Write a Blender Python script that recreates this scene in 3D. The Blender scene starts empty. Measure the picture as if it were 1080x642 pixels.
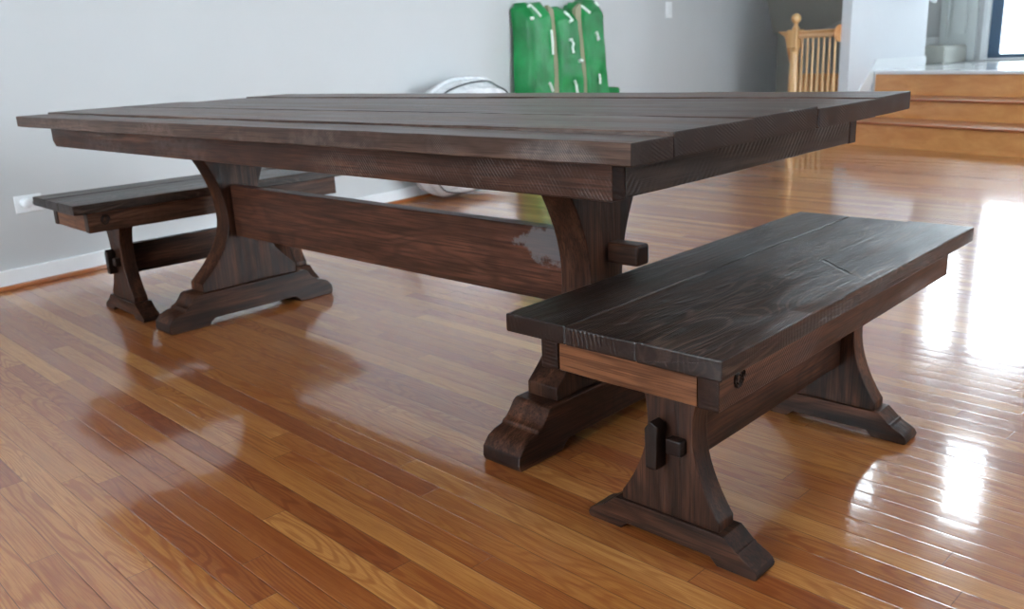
import bpy, bmesh, math, random
from mathutils import Vector, Matrix, noise
random.seed(7)
C = bpy.context.scene
col = C.collection
PI = math.pi
def R(a): return math.radians(a)

# ---------------------------------------------------------------- camera
YAW, PITCH, ROLL, FPX, CAMH = 44.8424, 16.0428, -2.71, 924.80, 0.8858
a, t, r = R(YAW), R(PITCH), R(ROLL)
fh = Vector((-math.sin(a), math.cos(a), 0)); rt = Vector((math.cos(a), math.sin(a), 0)); zz = Vector((0, 0, 1))
fw = fh*math.cos(t) - zz*math.sin(t); up = zz*math.cos(t) + fh*math.sin(t)
r2 = rt*math.cos(r) + up*math.sin(r); u2 = -rt*math.sin(r) + up*math.cos(r)
cam_data = bpy.data.cameras.new('camera'); cam = bpy.data.objects.new('camera', cam_data); col.objects.link(cam)
M3 = Matrix((r2, u2, -fw)).transposed()
cam.matrix_world = Matrix.Translation((0, 0, CAMH)) @ M3.to_4x4()
cam_data.sensor_width = 36; cam_data.sensor_fit = 'HORIZONTAL'; cam_data.lens = 36*FPX/1080
cam_data.clip_start = .02; cam_data.clip_end = 100
cam_data.dof.use_dof = True; cam_data.dof.focus_distance = 1.55; cam_data.dof.aperture_fstop = 6.3
C.camera = cam

# ---------------------------------------------------------------- daylight
w = bpy.data.worlds.new('overcast_sky'); C.world = w; w.use_nodes = True
bg = w.node_tree.nodes['Background']; bg.inputs[0].default_value = (.80, .92, 1.0, 1); bg.inputs[1].default_value = 9.0
w.cycles.sampling_method = 'AUTOMATIC'
def portal(cx, cy, cz, sx, sz, rz):
    """daylight entering a window opening: helps Cycles find the sky"""
    l = bpy.data.lights.new('window_daylight', 'AREA'); l.shape = 'RECTANGLE'; l.size = sx; l.size_y = sz
    l.cycles.is_portal = True
    o = bpy.data.objects.new('window_daylight', l); col.objects.link(o)
    o.location = (cx, cy, cz); o.rotation_euler = (PI/2, 0, rz)
C.view_settings.view_transform = 'Standard'; C.view_settings.look = 'None'
C.view_settings.exposure = 0.76; C.view_settings.gamma = 1; C.view_settings.use_curve_mapping = False

# ---------------------------------------------------------------- materials
def lin(c): return tuple(((v/255)/12.92 if v/255 <= .04045 else ((v/255+.055)/1.055)**2.4) for v in c) + (1,)
class NT:
    def __init__(s, name):
        s.m = bpy.data.materials.new(name); s.m.use_nodes = True; s.t = s.m.node_tree; s.n = s.t.nodes; s.l = s.t.links
        s.p = s.n['Principled BSDF']
    def set(s, sock, v):
        if isinstance(v, bpy.types.NodeSocket): s.l.new(v, sock)
        else: sock.default_value = v
    def math(s, op, a, b=0, c=None, clamp=False):
        n = s.n.new('ShaderNodeMath'); n.operation = op; n.use_clamp = clamp
        s.set(n.inputs[0], a); s.set(n.inputs[1], b)
        if c is not None: s.set(n.inputs[2], c)
        return n.outputs[0]
    def coord(s, kind='Object'): return s.n.new('ShaderNodeTexCoord').outputs[kind]
    def mapping(s, v, scale=(1,1,1), rot=(0,0,0), loc=(0,0,0)):
        n = s.n.new('ShaderNodeMapping'); s.set(n.inputs[0], v); n.inputs['Location'].default_value = loc
        n.inputs['Rotation'].default_value = rot; n.inputs['Scale'].default_value = scale; return n.outputs[0]
    def vadd(s, a, b):
        n = s.n.new('ShaderNodeVectorMath'); n.operation = 'ADD'; s.set(n.inputs[0], a); s.set(n.inputs[1], b); return n.outputs[0]
    def comb(s, x, y, z):
        n = s.n.new('ShaderNodeCombineXYZ'); s.set(n.inputs[0], x); s.set(n.inputs[1], y); s.set(n.inputs[2], z); return n.outputs[0]
    def sep(s, v):
        n = s.n.new('ShaderNodeSeparateXYZ'); s.set(n.inputs[0], v); return n.outputs
    def noise(s, v, scale=1, detail=4, rough=.55, dist=0):
        n = s.n.new('ShaderNodeTexNoise'); s.set(n.inputs['Vector'], v); n.inputs['Scale'].default_value = scale
        n.inputs['Detail'].default_value = detail; n.inputs['Roughness'].default_value = rough; n.inputs['Distortion'].default_value = dist
        return n.outputs[0]
    def wave(s, v, scale, dist, detail=2, dscale=1, axis='X'):
        n = s.n.new('ShaderNodeTexWave'); s.set(n.inputs['Vector'], v); n.inputs['Scale'].default_value = scale
        n.bands_direction = axis
        n.inputs['Distortion'].default_value = dist; n.inputs['Detail'].default_value = detail; n.inputs['Detail Scale'].default_value = dscale
        return n.outputs['Fac']
    def white(s, v, dims='3D'):
        n = s.n.new('ShaderNodeTexWhiteNoise'); n.noise_dimensions = dims
        s.set(n.inputs['W' if dims == '1D' else 'Vector'], v); return n.outputs['Value']
    def ramp(s, f, stops, interp='LINEAR'):
        n = s.n.new('ShaderNodeValToRGB'); s.set(n.inputs[0], f); e = n.color_ramp.elements; n.color_ramp.interpolation = interp
        while len(e) < len(stops): e.new(.5)
        for k, (p, c) in enumerate(stops): e[k].position = p; e[k].color = c if len(c) == 4 else lin(c)
        return n.outputs[0]
    def mix(s, f, a, b, mode='MIX'):
        n = s.n.new('ShaderNodeMix'); n.data_type = 'RGBA'; n.blend_type = mode
        s.set(n.inputs[0], f); s.set(n.inputs[6], a); s.set(n.inputs[7], b); return n.outputs[2]
    def smooth(s, v, lo, hi, a=0, b=1):
        n = s.n.new('ShaderNodeMapRange'); n.interpolation_type = 'SMOOTHSTEP'; s.set(n.inputs[0], v)
        n.inputs[1].default_value = lo; n.inputs[2].default_value = hi; n.inputs[3].default_value = a; n.inputs[4].default_value = b
        return n.outputs[0]
    def bump(s, h, strength=.3, dist=.002, normal=None):
        n = s.n.new('ShaderNodeBump'); n.inputs['Strength'].default_value = strength; n.inputs['Distance'].default_value = dist
        s.set(n.inputs['Height'], h)
        if normal is not None: s.l.new(normal, n.inputs['Normal'])
        return n.outputs[0]
    def attr(s, name):
        n = s.n.new('ShaderNodeAttribute'); n.attribute_name = name; return n.outputs['Fac']
    def out(s, color=None, rough=.5, normal=None, coat=0, coat_rough=.05, spec=.5, metal=0):
        if color is not None: s.set(s.p.inputs['Base Color'], color)
        s.set(s.p.inputs['Roughness'], rough); s.p.inputs['Metallic'].default_value = metal
        s.p.inputs['Coat Weight'].default_value = coat; s.p.inputs['Coat Roughness'].default_value = coat_rough
        s.p.inputs['Specular IOR Level'].default_value = spec
        if normal is not None: s.l.new(normal, s.p.inputs['Normal']); s.l.new(normal, s.p.inputs['Coat Normal'])
        return s.m
AX = 'xyz'
def plain(name, rgb, rough=.5, coat=0, metal=0, bump=0, bscale=60, spec=.5, var=.04):
    s = NT(name); o = s.coord()
    n = s.noise(o, 3, 3); c = lin(rgb)
    lo = tuple(v*(1-var) for v in c[:3])+(1,); hi = tuple(min(1, v*(1+var)) for v in c[:3])+(1,)
    base = s.ramp(n, [(.3, lo), (.7, hi)])
    nm = s.bump(s.noise(o, bscale, 4), bump, .001) if bump else None
    return s.out(base, rough, nm, coat, .1, spec, metal)

def stained(name, dark, mid, light, axis='x', rough=.5, coat=.35, coat_rough=.13, saw=None, sawc=None, patch=None, crack=None, sawb=.5, figlight=0, bumpy=.3, figure=.35):
    """hand stained, rough sawn pine: streaky grain along one axis, pores, saw marks"""
    s = NT(name); o = s.coord(); tone = s.attr('tone')
    o2 = s.vadd(o, s.comb(s.math('MULTIPLY', tone, 3.1), s.math('MULTIPLY', tone, 7.7), s.math('MULTIPLY', tone, 5.3)))
    def sc(al, ac): return tuple(al if c == axis else ac for c in 'xyz')
    g1 = s.noise(s.mapping(o2, sc(1.6, 22)), 1, 6, .6, .6)
    g2 = s.noise(s.mapping(o2, sc(6, 260)), 1, 3, .6)
    wob = s.noise(s.mapping(o2, sc(1.3, 6)), 1, 2, .5)
    rings = s.math('SINE', s.math('MULTIPLY', wob, 95))
    rings = s.math('POWER', s.math('ADD', s.math('MULTIPLY', rings, .5), .5), 2.2)
    base = s.ramp(g1, [(.28, dark), (.5, mid), (.74, light)])
    base = s.mix(s.math('MULTIPLY', rings, figure), base, lin(dark))
    if figlight:
        wob2 = s.noise(s.mapping(o2, sc(1.5, 8)), 1, 2, .5, .5)
        lns = s.smooth(s.math('SINE', s.math('MULTIPLY', wob2, 170)), .25, 1)
        lns = s.math('MULTIPLY', lns, s.smooth(s.noise(s.mapping(o2, sc(2, 9)), 1, 2), .4, .62))
        base = s.mix(s.math('MULTIPLY', lns, figlight), base, lin((104, 82, 70)))
    base = s.mix(s.math('MULTIPLY', s.smooth(g2, .45, .62), .6), base, lin(dark))
    tn = s.math('ADD', s.math('MULTIPLY', s.math('FRACT', s.math('MULTIPLY', tone, 13.7)), .5), .75)
    base = s.mix(1, base, s.comb(tn, tn, tn), 'MULTIPLY')
    blot = s.noise(o2, 5, 3)
    base = s.mix(s.smooth(blot, .5, .75, 0, .5), base, lin(dark))
    en = s.math('ABSOLUTE', s.sep(s.coord('Normal'))[AX.index(axis)])
    notend = s.smooth(en, .6, .9, 1, .12)
    h = s.math('ADD', s.math('MULTIPLY', g2, 1.0), s.math('MULTIPLY', rings, .22))
    h = s.math('MULTIPLY', s.math('ADD', h, s.math('MULTIPLY', g1, .12)), notend)
    if saw:
        av, freq, amt = saw
        m = s.mapping(o2, (1, 1, 1)); xyz = s.sep(m)
        q = s.math('ADD', s.math('ADD', s.math('MULTIPLY', xyz[0], av[0]), s.math('MULTIPLY', xyz[1], av[1])), s.math('MULTIPLY', xyz[2], av[2]))
        q = s.math('ADD', q, s.math('MULTIPLY', s.noise(o2, 4, 2), .02))
        ln = s.math('SINE', s.math('MULTIPLY', q, freq))
        mask = s.smooth(s.noise(s.mapping(o2, sc(4, 12)), 1, 2), .42, .62)
        brk = s.smooth(s.noise(o2, 55, 2), .35, .6)
        ms = s.math('MULTIPLY', s.math('MULTIPLY', s.smooth(ln, .35, .95), mask), brk)
        base = s.mix(s.math('MULTIPLY', ms, amt), base, lin(sawc or light))
        h = s.math('ADD', h, s.math('MULTIPLY', s.math('MULTIPLY', ln, mask), -sawb))
    base = s.mix(s.smooth(en, .75, .92, 0, .8), base, s.mix(g2, lin((16, 9, 8)), lin((40, 25, 21))))
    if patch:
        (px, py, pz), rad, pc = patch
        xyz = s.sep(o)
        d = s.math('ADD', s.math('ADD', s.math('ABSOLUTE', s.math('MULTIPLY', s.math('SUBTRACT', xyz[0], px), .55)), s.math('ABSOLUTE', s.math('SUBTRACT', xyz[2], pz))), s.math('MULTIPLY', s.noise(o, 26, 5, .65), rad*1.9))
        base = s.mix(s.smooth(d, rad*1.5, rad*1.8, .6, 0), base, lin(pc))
    if crack:
        (ax_, ay_), (bx_, by_), wd = crack; L_ = math.hypot(bx_-ax_, by_-ay_); ux, uy = (bx_-ax_)/L_, (by_-ay_)/L_
        xyz = s.sep(o); rx = s.math('SUBTRACT', xyz[0], ax_); ry = s.math('SUBTRACT', xyz[1], ay_)
        al = s.math('ADD', s.math('MULTIPLY', rx, ux), s.math('MULTIPLY', ry, uy)); pe = s.math('ADD', s.math('MULTIPLY', rx, -uy), s.math('MULTIPLY', ry, ux))
        pe = s.math('ABSOLUTE', s.math('ADD', pe, s.math('MULTIPLY', s.math('SUBTRACT', s.noise(o, 30, 3), .5), wd*2)))
        inn = s.math('MULTIPLY', s.smooth(al, -.01, .02), s.smooth(al, L_-.03, L_+.01, 1, 0))
        inn = s.math('MULTIPLY', inn, s.smooth(pe, wd*.35, wd, 1, 0))
        base = s.mix(s.math('MULTIPLY', inn, .9), base, lin((12, 8, 6))); h = s.math('SUBTRACT', h, s.math('MULTIPLY', inn, 1.6))
    nm = s.bump(h, bumpy, .0018)
    rg = s.smooth(g1, .2, .8, rough-.07, rough+.1)
    return s.out(base, rg, nm, coat, coat_rough, .12)

DK, MD, LT = (18, 10, 7), (62, 36, 25), (106, 67, 47)
def W(kind, axis, **k):
    key = f'stained_wood_{kind}_{axis}'
    if key in bpy.data.materials: return bpy.data.materials[key]
    pal = dict(dark=((17, 10, 8), (42, 26, 19), (66, 42, 32)), mid=(DK, MD, LT), warm=((52, 29, 18), (122, 77, 50), (174, 120, 86)),
               front=((50, 30, 23), (92, 60, 47), (128, 91, 74)))[kind]
    k.setdefault('coat', .2); k.setdefault('coat_rough', .1); k.setdefault('bumpy', .4); return stained(key, *pal, axis=axis, **k)

def floor_mat():
    s = NT('oak_strip_floor'); o = s.mapping(s.coord(), rot=(0, 0, R(1.0)))
    x, y, z = s.sep(o)[:3]
    BW, BL = .0545, .95
    yr = s.math('DIVIDE', s.math('ADD', y, 10.006), BW); row = s.math('FLOOR', yr); fy = s.math('FRACT', yr)
    rr = s.white(row, '1D'); rr2 = s.white(s.math('ADD', row, 431.5), '1D')
    L = s.math('ADD', s.math('MULTIPLY', rr2, .6), .65)
    xr = s.math('ADD', s.math('DIVIDE', s.math('ADD', x, 20), L), s.math('MULTIPLY', rr, 17.3)); ix = s.math('FLOOR', xr); fx = s.math('FRACT', xr)
    bid = s.white(s.comb(row, ix, 1.3)); bid2 = s.white(s.comb(row, ix, 9.7)); bid3 = s.white(s.comb(row, ix, 4.1))
    ov = s.comb(s.math('ADD', x, s.math('MULTIPLY', bid, 31)), s.math('ADD', y, s.math('MULTIPLY', bid2, 17)), bid3)
    # cathedral figure: contour lines of a stretched noise field
    f = s.noise(s.mapping(ov, (1.5, 11, 1)), 1, 2, .45)
    rings = s.math('SINE', s.math('MULTIPLY', f, s.math('ADD', s.math('MULTIPLY', bid3, 90), 90)))
    rings = s.smooth(rings, -.2, 1.0)
    pores = s.smooth(s.noise(s.mapping(ov, (9, 420, 1)), 1, 3, .6), .45, .62)
    str_ = s.noise(s.mapping(ov, (2.2, 60, 1)), 1, 4, .6)
    base = s.ramp(bid, [(0, (154, 90, 45)), (.22, (166, 102, 50)), (.45, (176, 114, 57)), (.7, (186, 126, 65)), (.93, (199, 143, 80)), (1, (156, 88, 44))])
    dk = s.mix(1, base, lin((196, 148, 118)), 'MULTIPLY')
    dk2 = s.mix(1, base, lin((182, 128, 100)), 'MULTIPLY')
    fig = s.math('MULTIPLY', rings, s.math('ADD', s.math('MULTIPLY', bid2, .55), .08))
    c = s.mix(fig, base, dk2)
    c = s.mix(s.math('MULTIPLY', pores, .5), c, dk)
    c = s.mix(s.smooth(str_, .35, .75, 0, .5), c, dk)
    c = s.mix(s.smooth(s.noise(s.mapping(ov, (1.2, 4, 1)), 1, 2), .5, .8, 0, .45), c, dk)
    ey = s.math('MULTIPLY', s.math('MINIMUM', fy, s.math('SUBTRACT', 1, fy)), BW)
    ex = s.math('MULTIPLY', s.math('MINIMUM', fx, s.math('SUBTRACT', 1, fx)), L)
    e = s.math('MINIMUM', ey, ex)
    gap = s.smooth(e, .0003, .0010, 1, 0)
    c = s.mix(s.math('MULTIPLY', gap, .78), c, lin((58, 24, 12)))
    # eased board edges, and every strip lies at a very slightly different tilt
    h = s.smooth(e, 0, .0022)
    tilt = s.math('MULTIPLY', s.math('SUBTRACT', bid2, .5), s.math('SUBTRACT', fy, .5))
    cup = s.math('MULTIPLY', s.math('MULTIPLY', s.math('SUBTRACT', fy, .5), s.math('SUBTRACT', fy, .5)), -.9)
    h = s.math('ADD', s.math('MULTIPLY', h, .42), s.math('ADD', s.math('MULTIPLY', tilt, .5), s.math('MULTIPLY', cup, .5)))
    h = s.math('ADD', h, s.math('MULTIPLY', s.noise(s.mapping(ov, (4, 14, 1)), 1, 2), .12))
    h = s.math('ADD', h, s.math('MULTIPLY', pores, -.03))
    nm = s.bump(h, 1.0, .00065)
    s.p.inputs['Coat IOR'].default_value = 1.66
    return s.out(c, .4, nm, 1.0, .022, .3)

def oak(name, lo, hi, axis='x', rough=.35, coat=.5):
    s = NT(name); o = s.vadd(s.coord(), s.comb(s.attr('tone'), s.math('MULTIPLY', s.attr('tone'), 5), 0))
    sc = tuple(1.2 if c == axis else 14 for c in 'xyz'); sc2 = tuple(6 if c == axis else 150 for c in 'xyz')
    g = s.noise(s.mapping(o, sc), 1, 5, .6, .4)
    c = s.ramp(g, [(.3, lo), (.7, hi)])
    c = s.mix(s.smooth(s.noise(s.mapping(o, sc2), 1, 2), .5, .75, 0, .3), c, lin(lo))
    return s.out(c, rough, None, coat, .08)

M = {}
M['floor'] = floor_mat()
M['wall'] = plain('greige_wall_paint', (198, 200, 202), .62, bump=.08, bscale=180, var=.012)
M['stairwall'] = plain('shaded_stairwell_paint', (158, 156, 148), .7, bump=.08, bscale=180, var=.012)  # wall paint darkened, stairwell shade put into the colour
M['entrywall'] = plain('lit_entry_wall_paint', (216, 219, 224), .6, bump=.08, bscale=180, var=.012)  # wall paint made paler, strong entry light put into the colour
M['ceiling'] = plain('white_ceiling_paint', (236, 236, 233), .8, var=.01)
M['trim'] = plain('white_trim_enamel', (236, 239, 242), .3, coat=.3, var=.01)
M['oakstep'] = oak('honey_oak_step', (206, 138, 80), (226, 166, 106), 'x')
M['oaknose'] = oak('reddish_oak_nosing', (140, 72, 40), (176, 102, 60), 'x')
M['oakrail'] = oak('light_oak_rail', (212, 158, 98), (240, 200, 146), 'z')
M['oakhand'] = oak('light_oak_handrail', (206, 150, 96), (236, 192, 142), 'x', .2, 1)
M['shoe'] = oak('oak_shoe_moulding', (150, 84, 42), (184, 112, 60), 'y')
M['tile'] = plain('pale_entry_tile', (226, 229, 232), .16, coat=.4)
M['carpet'] = plain('pale_grey_carpet', (176, 178, 172), .95, bump=.9, bscale=300)
M['doorwhite'] = plain('white_door_enamel', (206, 212, 212), .35, var=.01)
M['bluegrey'] = plain('slate_blue_frame_paint', (72, 98, 124), .4)
M['plate'] = plain('white_plastic', (238, 241, 244), .3)
M['slot'] = plain('dark_slot', (40, 40, 42), .6)
def glass():
    s = NT('window_glass'); t = s.n.new('ShaderNodeBsdfTransparent'); g = s.n.new('ShaderNodeBsdfGlossy'); g.inputs['Roughness'].default_value = .02
    mx = s.n.new('ShaderNodeMixShader'); fr = s.n.new('ShaderNodeFresnel'); fr.inputs[0].default_value = 1.35
    s.l.new(fr.outputs[0], mx.inputs[0]); s.l.new(t.outputs[0], mx.inputs[1]); s.l.new(g.outputs[0], mx.inputs[2])
    s.l.new(mx.outputs[0], s.n['Material Output'].inputs[0]); return s.m
M['glass'] = glass()
def green():
    s = NT('green_plastic_film'); o = s.coord()
    c = s.ramp(s.noise(o, 5, 4), [(.3, (0, 104, 48)), (.7, (14, 146, 74))])
    cr = s.noise(s.mapping(o, (1, 1, .5)), 16, 5, .6, 1.2)
    return s.out(c, .48, s.bump(cr, .5, .010), .18, .2, .3)
M['green'] = green()
M['strap'] = plain('tan_band', (150, 146, 118), .6)
M['mark'] = plain('white_print', (228, 240, 232), .4)
def film():
    s = NT('milky_plastic_film'); o = s.coord()
    cr = s.noise(s.mapping(o, (1, 1, 2)), 9, 5, .6, 1.5)
    c = s.ramp(cr, [(.3, (206, 212, 218)), (.65, (240, 243, 246))])
    return s.out(c, .25, s.bump(cr, .6, .015), .6, .12)
M['film'] = film()
M['rim'] = plain('dark_grey_hem', (72, 76, 80), .5)

# ---------------------------------------------------------------- mesh helpers
class MB:
    def __init__(s): s.v = []; s.f = []; s.tone = []
    def add(s, verts, faces, tone=0, mat=None):
        b = len(s.v)
        s.v += [tuple(mat @ Vector(v)) if mat is not None else tuple(v) for v in verts]
        for f in faces: s.f.append([b+i for i in f]); s.tone.append(tone)
        return s
    def bm(s, bm, tone=0, mat=None):
        bm.verts.index_update()
        s.add([v.co.copy() for v in bm.verts], [[v.index for v in f.verts] for f in bm.faces], tone, mat); bm.free(); return s
    def box(s, lo, hi, bev=.003, seg=2, tone=0, mat=None):
        b = bmesh.new(); bmesh.ops.create_cube(b, size=1)
        for v in b.verts:
            v.co = Vector([(lo[k]+hi[k])/2 + v.co[k]*(hi[k]-lo[k]) for k in range(3)])
        if bev: bmesh.ops.bevel(b, geom=b.edges[:], offset=bev, segments=seg, profile=.5, affect='EDGES')
        return s.bm(b, tone, mat)
    def prism(s, pts, plane, lo, hi, bev=.003, seg=2, tone=0, mat=None, ang=20):
        """polygon in a plane ('xz','yz','xy') extruded along the remaining axis"""
        ia, ib = AX.index(plane[0]), AX.index(plane[1]); ic = 3-ia-ib
        b = bmesh.new(); vs = []
        for c in (lo, hi):
            ring = []
            for p in pts:
                co = [0, 0, 0]; co[ia] = p[0]; co[ib] = p[1]; co[ic] = c; ring.append(b.verts.new(co))
            vs.append(ring)
        n = len(pts)
        b.faces.new(vs[0]); b.faces.new(vs[1][::-1])
        for i in range(n): b.faces.new((vs[0][i], vs[1][i], vs[1][(i+1) % n], vs[0][(i+1) % n]))
        bmesh.ops.recalc_face_normals(b, faces=b.faces[:])
        if bev:
            ed = [e for e in b.edges if len(e.link_faces) == 2 and e.calc_face_angle(0) > R(ang)]
            bmesh.ops.bevel(b, geom=ed, offset=bev, segments=seg, profile=.5, affect='EDGES', clamp_overlap=True)
        return s.bm(b, tone, mat)
    def plank(s, axis, lo, hi, rad=.004, amp=.0012, step=.035, tone=0, seed=0, mat=None):
        """sawn board: rounded section, slightly wandering faces and worn edges"""
        il = AX.index(axis); ia, ib = [k for k in range(3) if k != il]
        La, Lb = hi[ia]-lo[ia], hi[ib]-lo[ib]
        sec = []
        def edge(p, q, n):
            for k in range(n): sec.append((p[0]+(q[0]-p[0])*k/n, p[1]+(q[1]-p[1])*k/n))
        r_ = rad
        na, nb = max(1, int((La-2*r_)/.03)), max(1, int((Lb-2*r_)/.03))
        def arc(cx, cy, a0):
            for k in range(1, 3): sec.append((cx+r_*math.cos(a0+k*PI/6), cy+r_*math.sin(a0+k*PI/6)))
        edge((r_, 0), (La-r_, 0), na); sec.append((La-r_, 0)); arc(La-r_, r_, -PI/2)
        edge((La, r_), (La, Lb-r_), nb); sec.append((La, Lb-r_)); arc(La-r_, Lb-r_, 0)
        edge((La-r_, Lb), (r_, Lb), na); sec.append((r_, Lb)); arc(r_, Lb-r_, PI/2)
        edge((0, Lb-r_), (0, r_), nb); sec.append((0, r_)); arc(r_, r_, PI)
        n = len(sec); n_l = max(2, int((hi[il]-lo[il])/step))
        stations = [(lo[il], r_)] + [(lo[il]+r_*.6+(hi[il]-lo[il]-1.2*r_)*k/n_l, 0) for k in range(n_l+1)] + [(hi[il], r_)]
        verts = []; cx, cy = La/2, Lb/2
        for (l, ins) in stations:
            for (p, q) in sec:
                pp, qq = p, q
                if ins:
                    pp = min(max(p, ins), La-ins); qq = min(max(q, ins), Lb-ins)
                da, db = pp-cx, qq-cy
                co = [0, 0, 0]; co[il] = l
                nv = noise.noise_vector(Vector((l*3.1+seed*9.7, p*7+seed, q*7))) 
                nv2 = noise.noise_vector(Vector((l*14+seed*3.3, p*25, q*25+seed)))
                corner = 1.0 if (min(p, La-p) < r_*1.01 and min(q, Lb-q) < r_*1.01) else 0
                co[ia] = lo[ia]+pp + amp*nv[0] + amp*.8*corner*nv2[0]
                co[ib] = lo[ib]+qq + amp*nv[1] + amp*.8*corner*nv2[1]
                verts.append(co)
        faces = []
        for k in range(len(stations)-1):
            for i in range(n):
                j = (i+1) % n; faces.append((k*n+i, k*n+j, (k+1)*n+j, (k+1)*n+i))
        faces.append(tuple(range(n))[::-1]); faces.append(tuple(range((len(stations)-1)*n, len(stations)*n)))
        s.add(verts, faces, tone, mat); return s
    def lathe(s, prof, c=(0, 0, 0), axis='z', n=20, tone=0, mat=None):
        k = AX.index(axis); ia, ib = [q for q in range(3) if q != k]; verts = []; faces = []
        for (r_, h) in prof:
            for i in range(n):
                co = [0, 0, 0]; co[k] = c[k]+h; co[ia] = c[ia]+r_*math.cos(2*PI*i/n); co[ib] = c[ib]+r_*math.sin(2*PI*i/n); verts.append(co)
        for j in range(len(prof)-1):
            for i in range(n): faces.append((j*n+i, j*n+(i+1) % n, (j+1)*n+(i+1) % n, (j+1)*n+i))
        faces.append(tuple(range(n))[::-1]); faces.append(tuple(range((len(prof)-1)*n, len(prof)*n)))
        return s.add(verts, faces, tone, mat)
    def tube(s, pts, rad, n=8, tone=0, closed=False):
        verts = []; faces = []; P_ = [Vector(p) for p in pts]; m = len(P_)
        for i, p in enumerate(P_):
            d = (P_[(i+1) % m]-P_[i-1]) if closed or 0 < i < m-1 else (P_[1]-P_[0] if i == 0 else P_[-1]-P_[-2])
            d.normalize(); u = d.cross(Vector((0, 0, 1)) if abs(d.z) < .9 else Vector((1, 0, 0))).normalized(); v = d.cross(u)
            rr = rad[i] if isinstance(rad, (list, tuple)) else rad
            for k in range(n): verts.append(p+u*rr*math.cos(2*PI*k/n)+v*rr*math.sin(2*PI*k/n))
        for i in range(m if closed else m-1):
            for k in range(n): a_, b_ = i*n, ((i+1) % m)*n; faces.append((a_+k, a_+(k+1) % n, b_+(k+1) % n, b_+k))
        if not closed: faces += [tuple(range(n))[::-1], tuple(range((m-1)*n, m*n))]
        return s.add(verts, faces, tone)
    def build(s, name, mat, parent=None, smooth=50):
        me = bpy.data.meshes.new(name); me.from_pydata(s.v, [], s.f); me.materials.append(mat)
        at = me.attributes.new('tone', 'FLOAT', 'FACE')
        at.data.foreach_set('value', s.tone)
        b = bmesh.new(); b.from_mesh(me); bmesh.ops.recalc_face_normals(b, faces=b.faces[:]); b.to_mesh(me); b.free()
        me.polygons.foreach_set('use_smooth', [True]*len(me.polygons)); me.set_sharp_from_angle(angle=R(smooth)); me.update()
        o = bpy.data.objects.new(name, me); col.objects.link(o)
        wn = o.modifiers.new('weighted_normal', 'WEIGHTED_NORMAL'); wn.keep_sharp = True; wn.weight = 80
        if parent is not None: o.parent = parent
        return o
def tag(o, label=None, cat=None, group=None, kind=None):
    for k, v in (('label', label), ('category', cat), ('group', group), ('kind', kind)):
        if v: o[k] = v
    return o
def empty(name, loc, rz, label, cat, group=None):
    o = bpy.data.objects.new(name, None); col.objects.link(o); o.location = loc; o.rotation_euler = (0, 0, rz); o.empty_display_size = .1
    return tag(o, label, cat, group)
def struct(name, mb, m, **k): return tag(mb.build(name, m, **k), kind='structure')

# ---------------------------------------------------------------- room shell
WX = lambda y: -4.138 - .1096*(y-1.05)       # room face of the left wall
def quad_wall(p, q, z0, z1, th, bev=0):      # upright slab from p to q, thickness to the left of p->q
    p, q = Vector(p), Vector(q); d = (q-p).normalized(); n = Vector((-d.y, d.x))*th
    pts = [tuple(p), tuple(q), tuple(q+n), tuple(p+n)]
    return MB().prism(pts, 'xy', z0, z1, bev)
def wall_open(name, x0, x1, z0, z1, holes, th, place, m):
    """wall in local x/z with rectangular holes, laid out as blocks (one mesh)"""
    mb = MB(); xs = sorted({x0, x1, *[h[0] for h in holes], *[h[1] for h in holes]})
    for a_, b_ in zip(xs, xs[1:]):
        hs = sorted([h for h in holes if h[0] <= a_ and h[1] >= b_], key=lambda h: h[2]); z = z0
        for h in hs:
            if h[2] > z: mb.box((a_, 0, z), (b_, th, h[2]), 0)
            z = h[3]
        if z < z1: mb.box((a_, 0, z), (b_, th, z1), 0)
    b = bmesh.new(); 
    o = struct(name, mb, m); o.location = place[0]; o.rotation_euler = (0, 0, place[1]); return o

YB, XR, CH, FH = -3.2, 1.7, 2.95, 5.4
ST = lambda x, c=0: 7.398 - .2915/.9566*(x+3.144) + c     # front line of the first riser
# floor
fl = MB().prism([(-3.4, YB-.1), (XR+.1, YB-.1), (XR+.1, 10.65), (-3.45, 10.65), (-3.5, 8.1), (-3.6, 7.98), (-4.11, 8.10), (-5.3, 8.39), (-5.3, -.2)], 'xy', -.08, 0, 0)
struct('floor', fl, M['floor'])
# left wall (runs the whole length, past the stairwell)
struct('wall_left', quad_wall((WX(YB-.15), YB-.15), (WX(11.0), 11.0), -1.4, FH, .14), M['wall'])
# back wall behind the camera with a wide window, right wall with two windows
BWN = (-3.2, .3, .75, 2.5)
wall_open('wall_back', WX(YB), XR+.15, 0, CH, [BWN], .15, ((0, YB-.15, 0), 0), M['wall'])
RW = [(2.0, 3.3, .8, 2.3), (4.3, 6.2, .08, 2.3)]
o = wall_open('wall_right', YB, 10.7, -1.4, FH, RW, .15, ((XR+.15, 0, 0), PI/2), M['wall'])
FD = (-3.02, -2.40, .635, 2.74)      # glass of the front door
SL = (-3.56, -3.22, 1.62, 2.74)     # sidelight glass
U1 = (-3.18, -2.70, 3.85, 4.95); U2 = (-4.48, -3.98, 4.15, 5.05); FILL_WIN = (-1.5, -.4, 1.2, 2.9)  # the last is an unseen window, added to brighten the far floor
FDO = (-3.135, -2.28, .575, 2.84)
wall_open('wall_far', -5.5, XR+.15, -1.4, FH, [(FDO[0], FDO[1], FDO[2], FDO[3]), SL, U1, U2, FILL_WIN], .16, ((0, 10.5, 0), 0), M['wall'])
struct('ceiling', MB().box((-4.8, YB-.15, CH), (XR+.15, 6.0, CH+.12), 0), M['ceiling'])
struct('ceiling_entry', MB().box((-5.5, 5.9, FH), (XR+.15, 10.7, FH+.12), 0), M['ceiling'])
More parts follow.
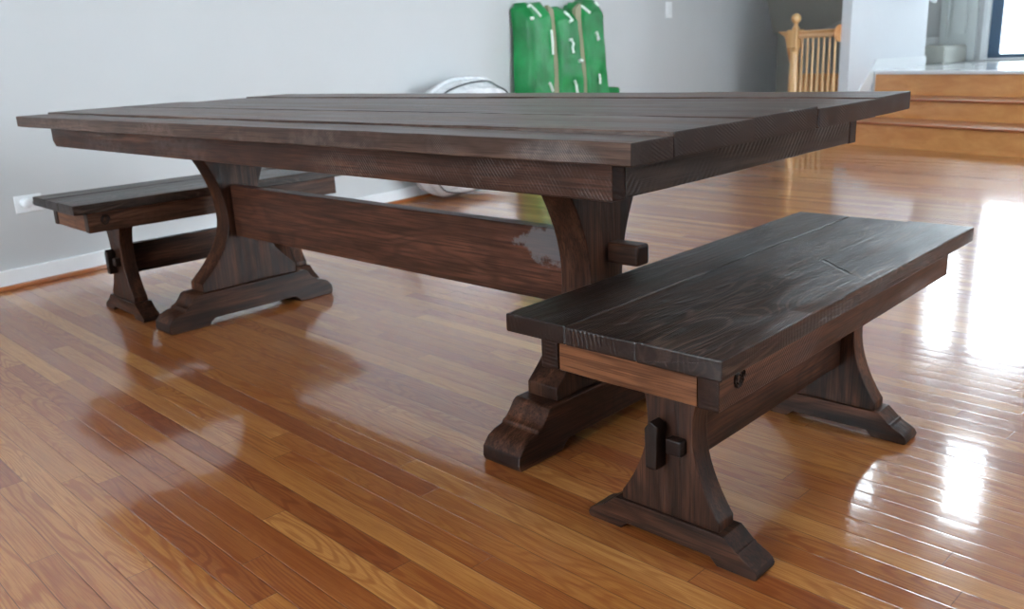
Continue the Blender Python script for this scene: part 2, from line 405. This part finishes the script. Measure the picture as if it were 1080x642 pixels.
struct('wall_header', MB().box((-5.0, 5.9, CH+.12), (XR+.15, 6.0, FH), 0), M['wall'])
# pale partition between entry stairs and stairwell
A1, A2, A3, A4 = (-3.515, 7.966), (-3.307, 9.20), (-3.407, 9.215), (-3.615, 7.99)
struct('wall_partition', MB().prism([A1, A2, A3, A4], 'xy', -1.4, 3.1, .002), M['entrywall'])

# window/door frames in the openings
def window(n, x0, x1, z0, z1, place, cols, rows, portal_args):
    root = MB(); th = .05
    root.box((x0-.07, -.02, z0-.07), (x0, .10, z1+.07), .003); root.box((x1, -.02, z0-.07), (x1+.07, .10, z1+.07), .003)
    root.box((x0, -.02, z1), (x1, .10, z1+.07), .003); root.box((x0-.1, -.05, z0-.07), (x1+.1, .10, z0), .003)
    for k in range(1, cols):
        xx = x0+(x1-x0)*k/cols; root.box((xx-.012, .04, z0), (xx+.012, .07, z1), .002)
    for k in range(1, rows):
        z = z0+(z1-z0)*k/rows; root.box((x0, .04, z-.012), (x1, .07, z+.012), .002)
    o = struct(f'window_{n}', root, M['trim']); o.location = place[0]; o.rotation_euler = (0, 0, place[1])
    MB().box((x0, .052, z0), (x1, .058, z1), 0).build('window_pane', M['glass'], o)
    return o
def back_frame(n, h):   # frames seen from inside; local +y points outdoors
    x0, x1, z0, z1 = h; window(n, -x1, -x0, z0, z1, ((0, YB, 0), PI), 3, 2, None)
back_frame(1, BWN); portal((BWN[0]+BWN[1])/2, YB-.12, (BWN[2]+BWN[3])/2, BWN[1]-BWN[0], BWN[3]-BWN[2], PI)
for k, h in enumerate(RW):
    y0, y1, z0, z1 = h
    window(2+k, -y1, -y0, z0, z1, ((XR, 0, 0), -PI/2), 2, 2 if k == 0 else 1, None)
    portal(XR+.12, (y0+y1)/2, (z0+z1)/2, y1-y0, z1-z0, -PI/2)
for k, h in enumerate((SL, U1, U2, FILL_WIN)):
    window(4+k, *h, ((0, 10.5, 0), 0), (1, 1, 1, 2)[k], (1, 3, 3, 2)[k], None)
    portal((h[0]+h[1])/2, 10.62, (h[2]+h[3])/2, h[1]-h[0], h[3]-h[2], 0)
portal((FD[0]+FD[1])/2, 10.62, (FD[2]+FD[3])/2, FD[1]-FD[0], FD[3]-FD[2], 0)

# front door: slate blue glazed storm door in a white casing
x0, x1, z0, z1 = FDO
mb = MB(); f = .075
mb.box((x0, .02, z0+.01), (FD[0], .07, z1), .003).box((FD[1], .02, z0+.01), (x1, .07, z1), .003)
mb.box((FD[0], .02, FD[3]), (FD[1], .07, z1), .003).box((FD[0], .02, z0+.01), (FD[1], .07, FD[2]), .003)
dr = struct('door_1', mb, M['bluegrey']); dr.location = (0, 10.5, 0)
MB().box((FD[0], .042, FD[2]), (FD[1], .048, FD[3]), 0).build('glass_pane', M['glass'], dr)
MB().tube([(FD[1]+.06, .0, 1.55), (FD[1]+.06, -.04, 1.55), (FD[1]+.02, -.05, 1.55)], .01).build('door_handle', M['slot'], dr)
mb = MB()
mb.box((x0-.06, -.03, .575), (x0-.022, .02, z1+.05), .004).box((x0-.022, -.015, .575), (x0+.004, .03, z1), .002).box((x1, -.03, .575), (x1+.07, .02, z1+.05), .004).box((x0-.05, -.03, z1), (x1+.07, .02, z1+.08), .004)
mb.box((x0-.02, -.06, .573), (x1+.02, .03, .592), .003)
o = struct('trim_1', mb, M['trim']); o.location = (0, 10.5, 0)
# white panelled base below the sidelight
mb = MB(); X0, X1 = -3.62, -3.245
mb.box((X0, -.035, .575), (X1, .0, 1.55), .004)
for (q0, q1) in ((X0, X0+.075), (X1-.075, X1)): mb.box((q0, -.055, .575), (q1, -.03, 1.55), .004)
for (q0, q1) in ((.575, .80), (1.42, 1.55)): mb.box((X0+.07, -.055, q0), (X1-.07, -.03, q1), .004)
mb.box((X0+.11, -.05, .84), (X1-.11, -.03, 1.38), .012)
o = struct('trim_2', mb, M['doorwhite']); o.location = (0, 10.5, 0)

# entry landing and its three oak steps (front lines measured on the photograph run at -17 degrees)
def along(c, x): return 7.398 + c/.9566 - .3047*(x+3.144)
LZ = .566
land = MB().prism([(-3.44, along(.82, -3.44)), (XR, along(.82, XR)), (XR, 10.65), (-4.6, 10.65), (-4.6, 9.6), (-3.36, 9.25), (-3.30, 9.20)], 'xy', LZ-.06, LZ, 0)
struct('floor_landing', land, M['tile'])
sroot = empty('entry_steps', (-1, 7, 0), 0, 'wide honey oak steps rising to the pale entry landing', 'steps')
for k, (c, za, zb_, xl) in enumerate(((0, 0, .175, -3.50), (.40, .195, .338, -3.46), (.80, .358, .536, -3.41))):
    pts = [(xl, along(c, xl)), (XR-.006, along(c, XR)), (XR-.006, along(c+.02, XR)), (xl, along(c+.02, xl))]
    MB().prism([(p[0]+1, p[1]-7) for p in pts], 'xy', za-.001, zb_, 0, tone=k*.37).build('riser', M['oakstep'], sroot)
    pts = [(xl, along(c-.028, xl)), (XR-.006, along(c-.028, XR)), (XR-.006, along(c+.40 if k < 2 else c+.02, XR)), (xl, along(c+.40 if k < 2 else c+.02, xl))]
    MB().prism([(p[0]+1, p[1]-7) for p in pts], 'xy', zb_, (.195, .358, .567)[k], .006, tone=k*.61).build('tread', M['oaknose'] if k < 2 else M['tile'], sroot)
# skirt trim on the partition: level on the landing, sloping down past the steps
def on_part(y, off): # point on partition's right face shifted out
    tt = (y-A1[1])/(A2[1]-A1[1]); return (A1[0]+(A2[0]-A1[0])*tt + off, y)
def skirt(pts, th=.016):  # pts: (y, zlow, zhigh)
    v = []; f_ = []
    for (y, zl, zh) in pts:
        for off in (-.002, th):
            for z in (zl, zh): x, yy = on_part(y, off); v.append((x, yy, z))
    for i in range(len(pts)-1):
        b_ = i*4; c_ = b_+4
        f_ += [(b_+2, c_+2, c_+3, b_+3), (b_, b_+1, c_+1, c_), (b_+1, b_+3, c_+3, c_+1), (b_, c_, c_+2, b_+2)]
    f_ += [(0, 2, 3, 1), (len(v)-4, len(v)-3, len(v)-1, len(v)-2)]
    return MB().add(v, f_)
struct('baseboard_entry', skirt([(8.36, .565, .655), (9.20, .565, .655)]).add(skirt([(8.36, .65, .667), (9.20, .65, .667)], .009).v, skirt([(8.36, .65, .667), (9.20, .65, .667)], .009).f), M['trim'])
struct('trim_3', skirt([(7.99, .10, .26), (8.37, .50, .667)]), M['trim'])
struct('wall_knee', MB().prism([(-3.50, 8.36), (-3.40, 8.33), (-3.40, 8.5), (-3.50, 8.5)], 'xy', 0, .50, 0), M['entrywall'])
struct('baseboard_partition', MB().prism([(-3.62, 7.975), (-3.51, 7.95), (-3.507, 7.966), (-3.62, 7.99)], 'xy', 0, .10, .002), M['trim'])
# baseboard + oak shoe moulding on the left wall
def lw(off0, off1, z0, z1, y0=YB, y1=8.1):
    return MB().prism([(WX(y0)+off1, y0), (WX(y1)+off1, y1), (WX(y1)+off0, y1), (WX(y0)+off0, y0)], 'xy', z0, z1, .004)
bb = struct('baseboard_left', lw(-.01, .014, 0, .083), M['trim'])
struct('trim_4', lw(.0, .030, 0, .019), M['shoe'])
struct('baseboard_back', MB().box((-3.6, YB, 0), (XR, YB+.014, .085), .004), M['trim'])
struct('baseboard_right', MB().box((XR-.014, YB, 0), (XR, ST(XR), .085), .004), M['trim'])
# stairwell behind the rail: back wall, sloping soffit, wooden edge of the upper floor
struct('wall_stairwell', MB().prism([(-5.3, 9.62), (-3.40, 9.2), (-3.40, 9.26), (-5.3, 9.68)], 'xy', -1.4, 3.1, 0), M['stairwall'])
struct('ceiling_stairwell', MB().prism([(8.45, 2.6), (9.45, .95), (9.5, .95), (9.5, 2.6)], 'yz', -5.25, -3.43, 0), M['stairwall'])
struct('trim_5', MB().prism([(-4.42, 8.90), (-3.52, 8.70), (-3.52, 8.76), (-4.42, 8.96)], 'xy', -1.4, .53, .003), M['oakstep'])
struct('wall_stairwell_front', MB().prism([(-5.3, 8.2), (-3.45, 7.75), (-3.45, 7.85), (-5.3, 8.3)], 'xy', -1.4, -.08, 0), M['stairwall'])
struct('floor_stairwell', MB().box((-5.5, 7.9, -1.45), (-3.3, 9.9, -1.4), 0), M['shoe'])

# carpeted stair start beside the door
cs = MB().prism([(-3.95, LZ), (-3.315, LZ), (-3.315, LZ+.15), (-3.33, LZ+.172), (-3.355, LZ+.18), (-3.95, LZ+.18)], 'xz', 9.78, 10.44, .02, 3)
tag(cs.build('carpeted_step', M['carpet']), 'pale carpeted step at the end of the entry, left of the white panel', 'step')
struct('baseboard_landing', MB().box((-4.5, 10.48, LZ), (-3.63, 10.5, .83), .004), M['trim'])
hr = MB().tube([(-3.25, 9.20, 1.17), (-3.28, 9.05, 1.215), (-3.31, 8.90, 1.26)], .022)
tag(hr.build('wall_handrail', M['trim']), 'white handrail end on the pale partition wall near the glass door', 'handrail')

# ---------------------------------------------------------------- balustrade
RP = Vector((-4.108, 8.103)); RW_ = Vector((-3.612, 7.985))
rd = (RW_-RP); RL = rd.length; ra = math.atan2(rd.y, rd.x)
bal = empty('stair_balustrade', (RP.x, RP.y, 0), ra, 'light oak newel post and railing guarding the stairwell', 'railing')
nw = MB().box((-.056, -.056, .80), (.056, .056, .965), .005)
nw.box((-.052, -.052, 0), (.052, .052, .22), .004)
nw.lathe([(.046, .215), (.052, .23), (.044, .245), (.050, .26), (.054, .32), (.049, .55), (.038, .74), (.044, .752), (.038, .765), (.046, .78), (.048, .80)], n=24)
nw.lathe([(.030, .962), (.038, .972), (.030, .985), (.018, 1.0), (.022, 1.012), (.018, 1.02)], n=20)
nw.lathe([(.006, 1.012)]+[(.046*math.sin(PI*k/12), 1.066-.046*math.cos(PI*k/12)) for k in range(2, 12)]+[(.004, 1.112)], n=24)
nw.build('newel_post', M['oakrail'], bal)
MB().prism([(-.031, .885), (.031, .885), (.033, .91), (.022, .925), (.030, .945), (.02, .956), (-.02, .956), (-.030, .945), (-.022, .925), (-.033, .91)], 'yz', .04, RL-.012, .003).build('handrail', M['oakhand'], bal)
MB().lathe([(.072, 0), (.075, .004), (.075, .014), (.066, .02)], (RL-.022, 0, .915), 'x', 28).build('rosette', M['oakstep'], bal)
for k in range(7):
    xx = .085 + (RL-.115)*k/6.4
    MB().lathe([(.017, .0), (.017, .14), (.019, .15), (.013, .165), (.0165, .20), (.0165, .26), (.012, .6), (.0095, .89)], (xx, 0, 0), n=12, tone=k*.17).build('baluster', M['oakrail'], bal)
# handrail running down the flight behind the newel
MB().prism([(-.10, .90), (.02, .90), (.02, .955), (-.20, .955)], 'xz', -.028, .028, .004).build('handrail', M['oakhand'], bal)
MB().prism([(-.165, .945), (-.10, .93), (-.03, .66), (-.09, .66)], 'xz', .03, .07, .004).build('handrail', M['oakstep'], bal)
struct('trim_6', MB().prism([(-4.2, 8.075), (-3.60, 7.94), (-3.60, 8.03), (-4.2, 8.17)], 'xy', -.08, .012, .003), M['oaknose'])

# ---------------------------------------------------------------- trestle profiles
def curve(p0, p1, p2, n=14):      # smooth concave side: through p0 (top), p1 (waist), p2 (bottom)
    out = []
    for k in range(n+1):
        u = k/n
        z = p0[1]+(p2[1]-p0[1])*u
        if z > p1[1]: q = (z-p1[1])/(p0[1]-p1[1]); h = p1[0]+(p0[0]-p1[0])*q**2.0
        else: q = (p1[1]-z)/(p1[1]-p2[1]); h = p1[0]+(p2[0]-p1[0])*q**1.9
        out.append((h, z))
    return out
def mirror(half, c=0): return [(c+h, z) for h, z in half]+[(c-h, z) for h, z in reversed(half)]

# ---------------------------------------------------------------- dining table
TX0, TX1, TY0, TY1, TZ, TT = -3.1989, -.7371, .9895, 2.0227, .762, .037
tb = empty('trestle_dining_table', (TX1, TY0, 0), R(.6), 'long dark stained plank-top trestle dining table in the middle of the room', 'table')
TL, TW = TX1-TX0, TY1-TY0            # local x: 0 .. -TL, y: 0 .. TW
top = MB(); ys = [0, .105, .345, .58, .845, TW]
dz = [-.0045, .0005, .002, -.0015, .0015]; ex = [0, .001, -.002, .001, -.001]; el = [0, .05, .02, -.01, .03]
for k in range(5):
    top.plank('x', (-TL-(0 if k == 0 else el[k]*.3), ys[k], TZ-TT+dz[k]*.2), (ex[k], ys[k+1], TZ+dz[k]), .0028, .0012, .05, tone=.11+k*.173, seed=k+1)
top.build('tabletop', stained('stained_wood_tabletop', (38, 24, 19), (70, 50, 41), (106, 82, 69), 'x', rough=.42, coat=.3, coat_rough=.2, saw=((.75, .35, .62), 1700, .4), sawc=(150, 126, 116), bumpy=.3, figure=.3), tb)
ai, aj, az0, az1 = .0876, .0695, TZ-TT-.0681, TZ-TT+.001
apm = stained('stained_wood_table_apron', (30, 17, 12), (64, 39, 29), (98, 66, 50), 'x', rough=.42, coat=.09, saw=((.80, .2, .60), 1000, .5), sawc=(120, 108, 104), bumpy=.3)
for (ya, yb) in ((aj, aj+.034), (TW-aj-.034, TW-aj)):
    MB().prism([(-ai, az0), (-ai, az1), (-TL+ai, az1), (-TL+ai, az0+.018), (-TL+ai+.02, az0), ], 'xz', ya, yb, .003, tone=ya).build('apron_rail', apm, tb)
apm2 = stained('stained_wood_table_end_rail', (20, 14, 12), (44, 33, 29), (70, 56, 50), 'y', rough=.36, coat=.3, saw=((0, .75, -.66), 560, .8), sawc=(12, 9, 8), bumpy=.5)
for (xa, xb) in ((-ai-.034, -ai-.002), (-TL+ai+.002, -TL+ai+.034)):
    MB().plank('y', (xa, aj+.035, az0+.001), (xb, TW-aj-.035, az1), .003, .0012, tone=xa, seed=int(-xa*9)).build('apron_end', apm2, tb)
# cross cleats under the top, over each pedestal
PXS = ((-1.326, -1.236), (-2.966, -2.878)); PC = 1.575-TY0
cyc = PC
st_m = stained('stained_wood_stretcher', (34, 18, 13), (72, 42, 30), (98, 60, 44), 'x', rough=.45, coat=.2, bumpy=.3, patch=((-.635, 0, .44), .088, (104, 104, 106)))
for n, (xa, xb) in enumerate(PXS):
    xa, xb = xa-TX1, xb-TX1; xm = (xa+xb)/2
    half = curve((.185, .659), (.060, .36), (.186, .155), 18)
    prof = mirror(half + [(.192, .150), (.192, .119)], cyc)
    MB().prism(prof, 'yz', xa, xb, .0035, 2, tone=.3+n*.4, ang=26).build('pedestal', W('mid', 'z'), tb)
    MB().plank('y', (xa-.01, cyc-.30, .632), (xb+.01, cyc+.30, .689), .004, .0008, tone=.7, seed=5+n).build('cleat', W('mid', 'y'), tb)
    fh_ = [(.175, .119), (.222, .119), (.232, .113), (.246, .094), (.258, .082), (.270, .078), (.274, .070), (.296, .066), (.318, .056), (.336, .036), (.338, .012), (.332, 0.0), (.190, 0.0), (.182, .012), (.165, .024)]
    MB().prism(mirror(fh_, cyc), 'yz', xa-.012, xb+.012, .004, 2, tone=.5+n*.2, ang=24).build('foot', W('mid', 'y'), tb)
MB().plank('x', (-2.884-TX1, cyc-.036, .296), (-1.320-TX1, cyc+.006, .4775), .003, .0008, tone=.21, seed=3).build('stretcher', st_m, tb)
MB().box((-1.236-TX1-.02, cyc+.004, .402), (-1.152-TX1, cyc+.052, .452), .008, 3).build('tenon', W('mid', 'x'), tb)
MB().box((-3.035-TX1, cyc-.03, .402), (-2.95-TX1, cyc+.022, .457), .006, 3).build('tenon', W('mid', 'x'), tb)

# ---------------------------------------------------------------- benches
def make_bench(label, group):
    root = empty('trestle_bench', (0, 0, 0), 0, label, 'bench', group)
    Wd, Ln, Z, T = .418, 1.103, .457, .032
    bt = MB(); xs = [-Wd/2, -Wd/2+.132, -Wd/2+.272, Wd/2]
    dz = (0, -.001, .0012)
    for k in range(2):
        bt.plank('y', (xs[k], -Ln/2, Z-T), (xs[k+1], Ln/2, Z+dz[k]), .0034, .0009, tone=.23+k*.31, seed=11+k)
    bt.plank('y', (xs[2]+.0004, -Ln/2, Z-T), (xs[3], Ln/2, Z+dz[2]), .0034, .001, tone=.87, seed=14)
    bt.build('seat_board', stained('stained_wood_bench_top', (16, 9, 6), (42, 25, 18), (74, 48, 36), 'y', rough=.42, coat=.34, coat_rough=.16, bumpy=.9, figure=.2, figlight=.55, crack=((.062, .085), (.160, .0), .0055), saw=((.5, .85, .1), 1500, .35), sawc=(96, 76, 64), sawb=.12), root)
    a0, a1 = .352, Z-T+.001; hx, hy = .176, .50
    for s_ in (-1, 1):
        MB().plank('y', (min(s_*hx, s_*(hx-.037)), -hy, a0), (max(s_*hx, s_*(hx-.037)), hy, a1), .003, .001, tone=.4+s_*.1, seed=20+s_).build('apron_rail', stained_rail, root)
        MB().plank('x', (-hx+.038, min(s_*(hy-.003), s_*(hy-.034)), a0), (hx-.038, max(s_*(hy-.003), s_*(hy-.034)), a1), .003, .0012, tone=.55+s_*.13, seed=24+s_).build('apron_end', end_m, root)
        # pedestal and foot
        y0, y1 = (-.3715, -.3075) if s_ < 0 else (.3075, .3715)
        half = curve((.082, .353), (.047, .235), (.100, .085), 16)
        MB().prism(mirror(half+[(.104, .080), (.104, .061)]), 'xz', y0+.007, y1-.007, .0028, 2, tone=.3+s_*.2, ang=26).build('pedestal', W('mid', 'z'), root)
        fh_ = [(.10, .062), (.116, .062), (.121, .058), (.141, .040), (.144, .040), (.147, .036), (.150, .034), (.170, .024), (.178, .018), (.182, .010), (.181, .003), (.177, 0), (.104, 0), (.098, .006), (.09, .014)]
        MB().prism(mirror(fh_), 'xz', y0, y1, .0028, 2, tone=.6+s_*.2, ang=22).build('foot', W('mid', 'x'), root)
    MB().plank('y', (-.018, -.345, .154), (.018, .345, .264), .003, .0008, tone=.33, seed=31).build('stretcher', W('mid', 'y'), root)
    for s_ in (-1, 1):
        lo, hi = sorted((s_*.384, s_*.34)); tn = MB().box((.004, lo, .192), (.036, hi, .222), .004, 3).build('tenon', W('dark', 'y'), root)
        lo, hi = sorted((s_*.396, s_*.366))
        MB().prism([(-.030, .160), (-.006, .160), (-.004, .244), (-.020, .252), (-.032, .236)], 'xz', lo, hi, .003).build('wedge', W('dark', 'z'), tn)
    # dark open knot in the side rail
    kn = MB(); pts = []
    for k in range(30):
        an = 2*PI*k/13; rr = .018*(1-k/42); pts.append((hx+.0012, -hy+.058+rr*math.cos(an)*.9, .392+rr*math.sin(an)))
    kn.tube(pts, [.0026*(1-k/60) for k in range(30)], 6); kn.build('knot', W('dark', 'x'), root)['label'] = 'dark curled knot in the side rail'
    return root
stained_rail = stained('stained_wood_bench_rail', (38, 23, 17), (78, 50, 37), (112, 76, 57), 'y', rough=.42, coat=.09, saw=((0, .8, .6), 1500, .3), bumpy=.3)
end_m = W('warm', 'x', rough=.45, coat=.15)
def copy_tree(o, parent=None):
    c = o.copy(); col.objects.link(c); c.parent = parent
    for ch in list(o.children): copy_tree(ch, c)
    return c
def place_bench(o, cx, cy, yaw):      # cx, cy: near right corner of the seat
    a_ = R(yaw); lx, ly = -.209, .5515
    o.location = (cx+lx*math.cos(a_)-ly*math.sin(a_), cy+lx*math.sin(a_)+ly*math.cos(a_), 0); o.rotation_euler = (0, 0, a_)
b1 = make_bench('dark stained trestle bench in front, at the near end of the table', 'trestle benches')
place_bench(b1, -.6063, 1.0185, .87)
b2 = copy_tree(b1); b2['label'] = 'dark stained trestle bench at the far end of the table beside the grey wall'
place_bench(b2, -3.0854, 1.0467, -1.47)

# ---------------------------------------------------------------- green wrapped bundle
gy0, gy1 = 4.66, 5.68; gyaw = math.atan2(1, -.1096)-PI/2
gb = empty('wrapped_bundle', (WX(5.17)+.02, 5.17, 0), gyaw, 'tall green plastic wrapped bundle with tan bands, leaning on the grey wall', 'bundle')
def gsurf(u, v):      # u across 0..1, v up 0..1 -> local (x out of wall, y along, z)
    lob = [0, .31, .66, 1]; d = min(abs(u-q) for q in lob); dep = .15*min(1, (d/.035))**.5 if d < .035 else .15
    dep = max(.035, dep)*(1-.45*max(0, v-.93)/.07)
    tp = 1.205 + .018*math.sin(u*9.2) + (.045*(u-.3) if u > .66 else -.01) - (.022 if d < .05 else 0) + .012*math.sin(u*31)
    if u > .97: tp += .02
    wdt = 1.02 + .05*(1-v)
    y = (u-.5)*wdt + .012*math.sin(v*9+u*4) - .01*(v-.5)
    n_ = noise.noise(Vector((u*7, v*9, 2.2)))
    lean = .05*(1-v)
    return Vector((dep+lean+.010*n_, y, v*tp))
NU, NV = 60, 56
vf = [gsurf(i/NU, j/NV) for j in range(NV+1) for i in range(NU+1)]
vb = [Vector((.0+.05*(1-j/NV), gsurf(i/NU, j/NV).y, gsurf(i/NU, j/NV).z)) for j in range(NV+1) for i in range(NU+1)]
n1 = len(vf); ff = []
for j in range(NV):
    for i in range(NU):
        q = j*(NU+1)+i; ff.append((q, q+1, q+NU+2, q+NU+1)); ff.append((n1+q, n1+q+NU+1, n1+q+NU+2, n1+q+1))
for i in range(NU): q = NV*(NU+1)+i; ff += [(q, q+1, n1+q+1, n1+q), (i, n1+i, n1+i+1, i+1)]
for j in range(NV): q = j*(NU+1); ff += [(q, q+NU+1, n1+q+NU+1, n1+q), (q+NU, n1+q+NU, n1+q+2*NU+1, q+2*NU+1)]
MB().add(vf+vb, ff).build('wrapping', M['green'], gb, smooth=80)
for u0 in (.31, .66):
    v = []; f_ = []
    for j in range(NV+1):
        vv = j/NV; 
        for du in (-.034, .034):
            p = gsurf(u0+du, vv); v += [Vector((.10+.05*(1-vv), p.y, p.z+.004)), Vector((.132+.05*(1-vv), p.y, p.z+.004))]
    for j in range(NV):
        b_ = j*4; c_ = b_+4; f_ += [(b_+1, b_+3, c_+3, c_+1), (b_, c_, c_+2, b_+2), (b_, b_+1, c_+1, c_), (b_+2, c_+2, c_+3, b_+3)]
    f_ += [(0, 2, 3, 1), (len(v)-4, len(v)-3, len(v)-1, len(v)-2)]
    MB().add(v, f_).build('band', M['strap'], gb)
def mark(pts):
    P_ = [gsurf(*p)+Vector((.006, 0, 0)) for p in pts]; return P_
for pts, rr in (([(.06, .975), (.10, .99), (.13, .965), (.14, .93)], .010), ([(.245, .84), (.25, .77), (.252, .70)], .009), ([(.20, .545), (.22, .52), (.24, .49)], .011),
                ([(.50, .975), (.535, .965), (.54, .935), (.50, .915)], .012), ([(.47, .80), (.50, .81), (.52, .79), (.50, .76), (.51, .73)], .011), ([(.57, .68), (.60, .68), (.62, .68)], .012),
                ([(.50, .56), (.52, .53), (.53, .49), (.54, .46)], .012), ([(.72, .975), (.75, .955), (.77, .93)], .011), ([(.84, .80), (.855, .775), (.865, .75)], .014),
                ([(.83, .55), (.84, .52), (.835, .49)], .009), ([(.92, .985), (.94, .97)], .012), ([(.03, .93), (.05, .91)], .012)):
    MB().tube(mark(pts), rr, 6).build('printed_mark', M['mark'], gb)
fp = MB().prism([(.44, .22), (.60, .40), (.79, .50), (.80, .565), (.60, .585), (.44, .60)], 'yz', .05, .10, .018, 3); fp.build('loose_flap', M['green'], gb)

# ---------------------------------------------------------------- plastic wrapped white bundle
wy = 3.86
wb = empty('plastic_wrapped_bundle', (WX(wy)+.02, wy, 0), gyaw, 'white bundle in clear plastic slumped against the grey wall, left of the green bundle', 'bundle')
def wsurf(u, v):   # side profile in y/z, bulging in x
    an = 2*PI*u
    cy, cz = .0, .37
    ry, rz = .45, .355
    c_, s_ = math.cos(an), math.sin(an)
    y = cy+ry*math.copysign(abs(c_)**.62, c_); z = cz+rz*math.copysign(abs(s_)**.75, s_)
    if s_ > 0: z -= .09*max(0, -(y)/.46)**1.5
    k = math.sin(PI*(.06+.88*v))**.45
    wr = .02*noise.noise(Vector((u*14, v*6, 1)))
    return Vector((.03+.30*v, y*(.72+.28*k)+wr, .40+(z-.40)*(.72+.28*k)+wr))
NU, NV = 72, 18
v = [wsurf(i/NU, j/NV) for j in range(NV+1) for i in range(NU)]
f_ = [(j*NU+i, j*NU+(i+1) % NU, (j+1)*NU+(i+1) % NU, (j+1)*NU+i) for j in range(NV) for i in range(NU)] + [tuple(range(NU))[::-1], tuple(range(NV*NU, (NV+1)*NU))]
for p in v: p.z = max(p.z, .004)
MB().add(v, f_).build('wrapping', M['film'], wb, smooth=80)
MB().tube([wsurf(i/60, .80)+Vector((.012, 0, .004)) for i in range(60)], .005, 8, closed=True).build('dark_hem', M['rim'], wb)
MB().tube([wsurf(.02+i/80, .5)*1.0+Vector((.0, .012, .012)) for i in range(34)], .014, 8).build('seam_fold', M['film'], wb)

# ---------------------------------------------------------------- wall plates
ol = empty('wall_outlet', (WX(1.235)+.0, 1.235, .351), gyaw, 'white horizontal wall outlet with a round plug-in cover, beside the far bench', 'outlet')
MB().box((0, -.058, -.037), (.006, .058, .037), .0025).build('cover_plate', M['plate'], ol)
MB().lathe([(.021, 0), (.021, .022), (.016, .028), (.004, .03)], (.006, -.016, .004), 'x', 20).build('plug_cover', M['plate'], ol)
for dy in (.018, .028): MB().box((.0055, dy-.0015, -.006), (.0065, dy+.0015, .006), 0).build('slot', M['slot'], ol)
sw = empty('light_switch', (WX(7.0), 7.0, 1.186), gyaw, 'small white light switch plate high on the grey wall right of the green bundle', 'switch')
MB().box((0, -.058, -.07), (.007, .058, .07), .003).build('cover_plate', M['plate'], sw)
for dz_ in (-.022, .022): MB().box((.0065, -.012, dz_-.012), (.013, .012, dz_+.012), .002).build('toggle', M['trim'], sw)
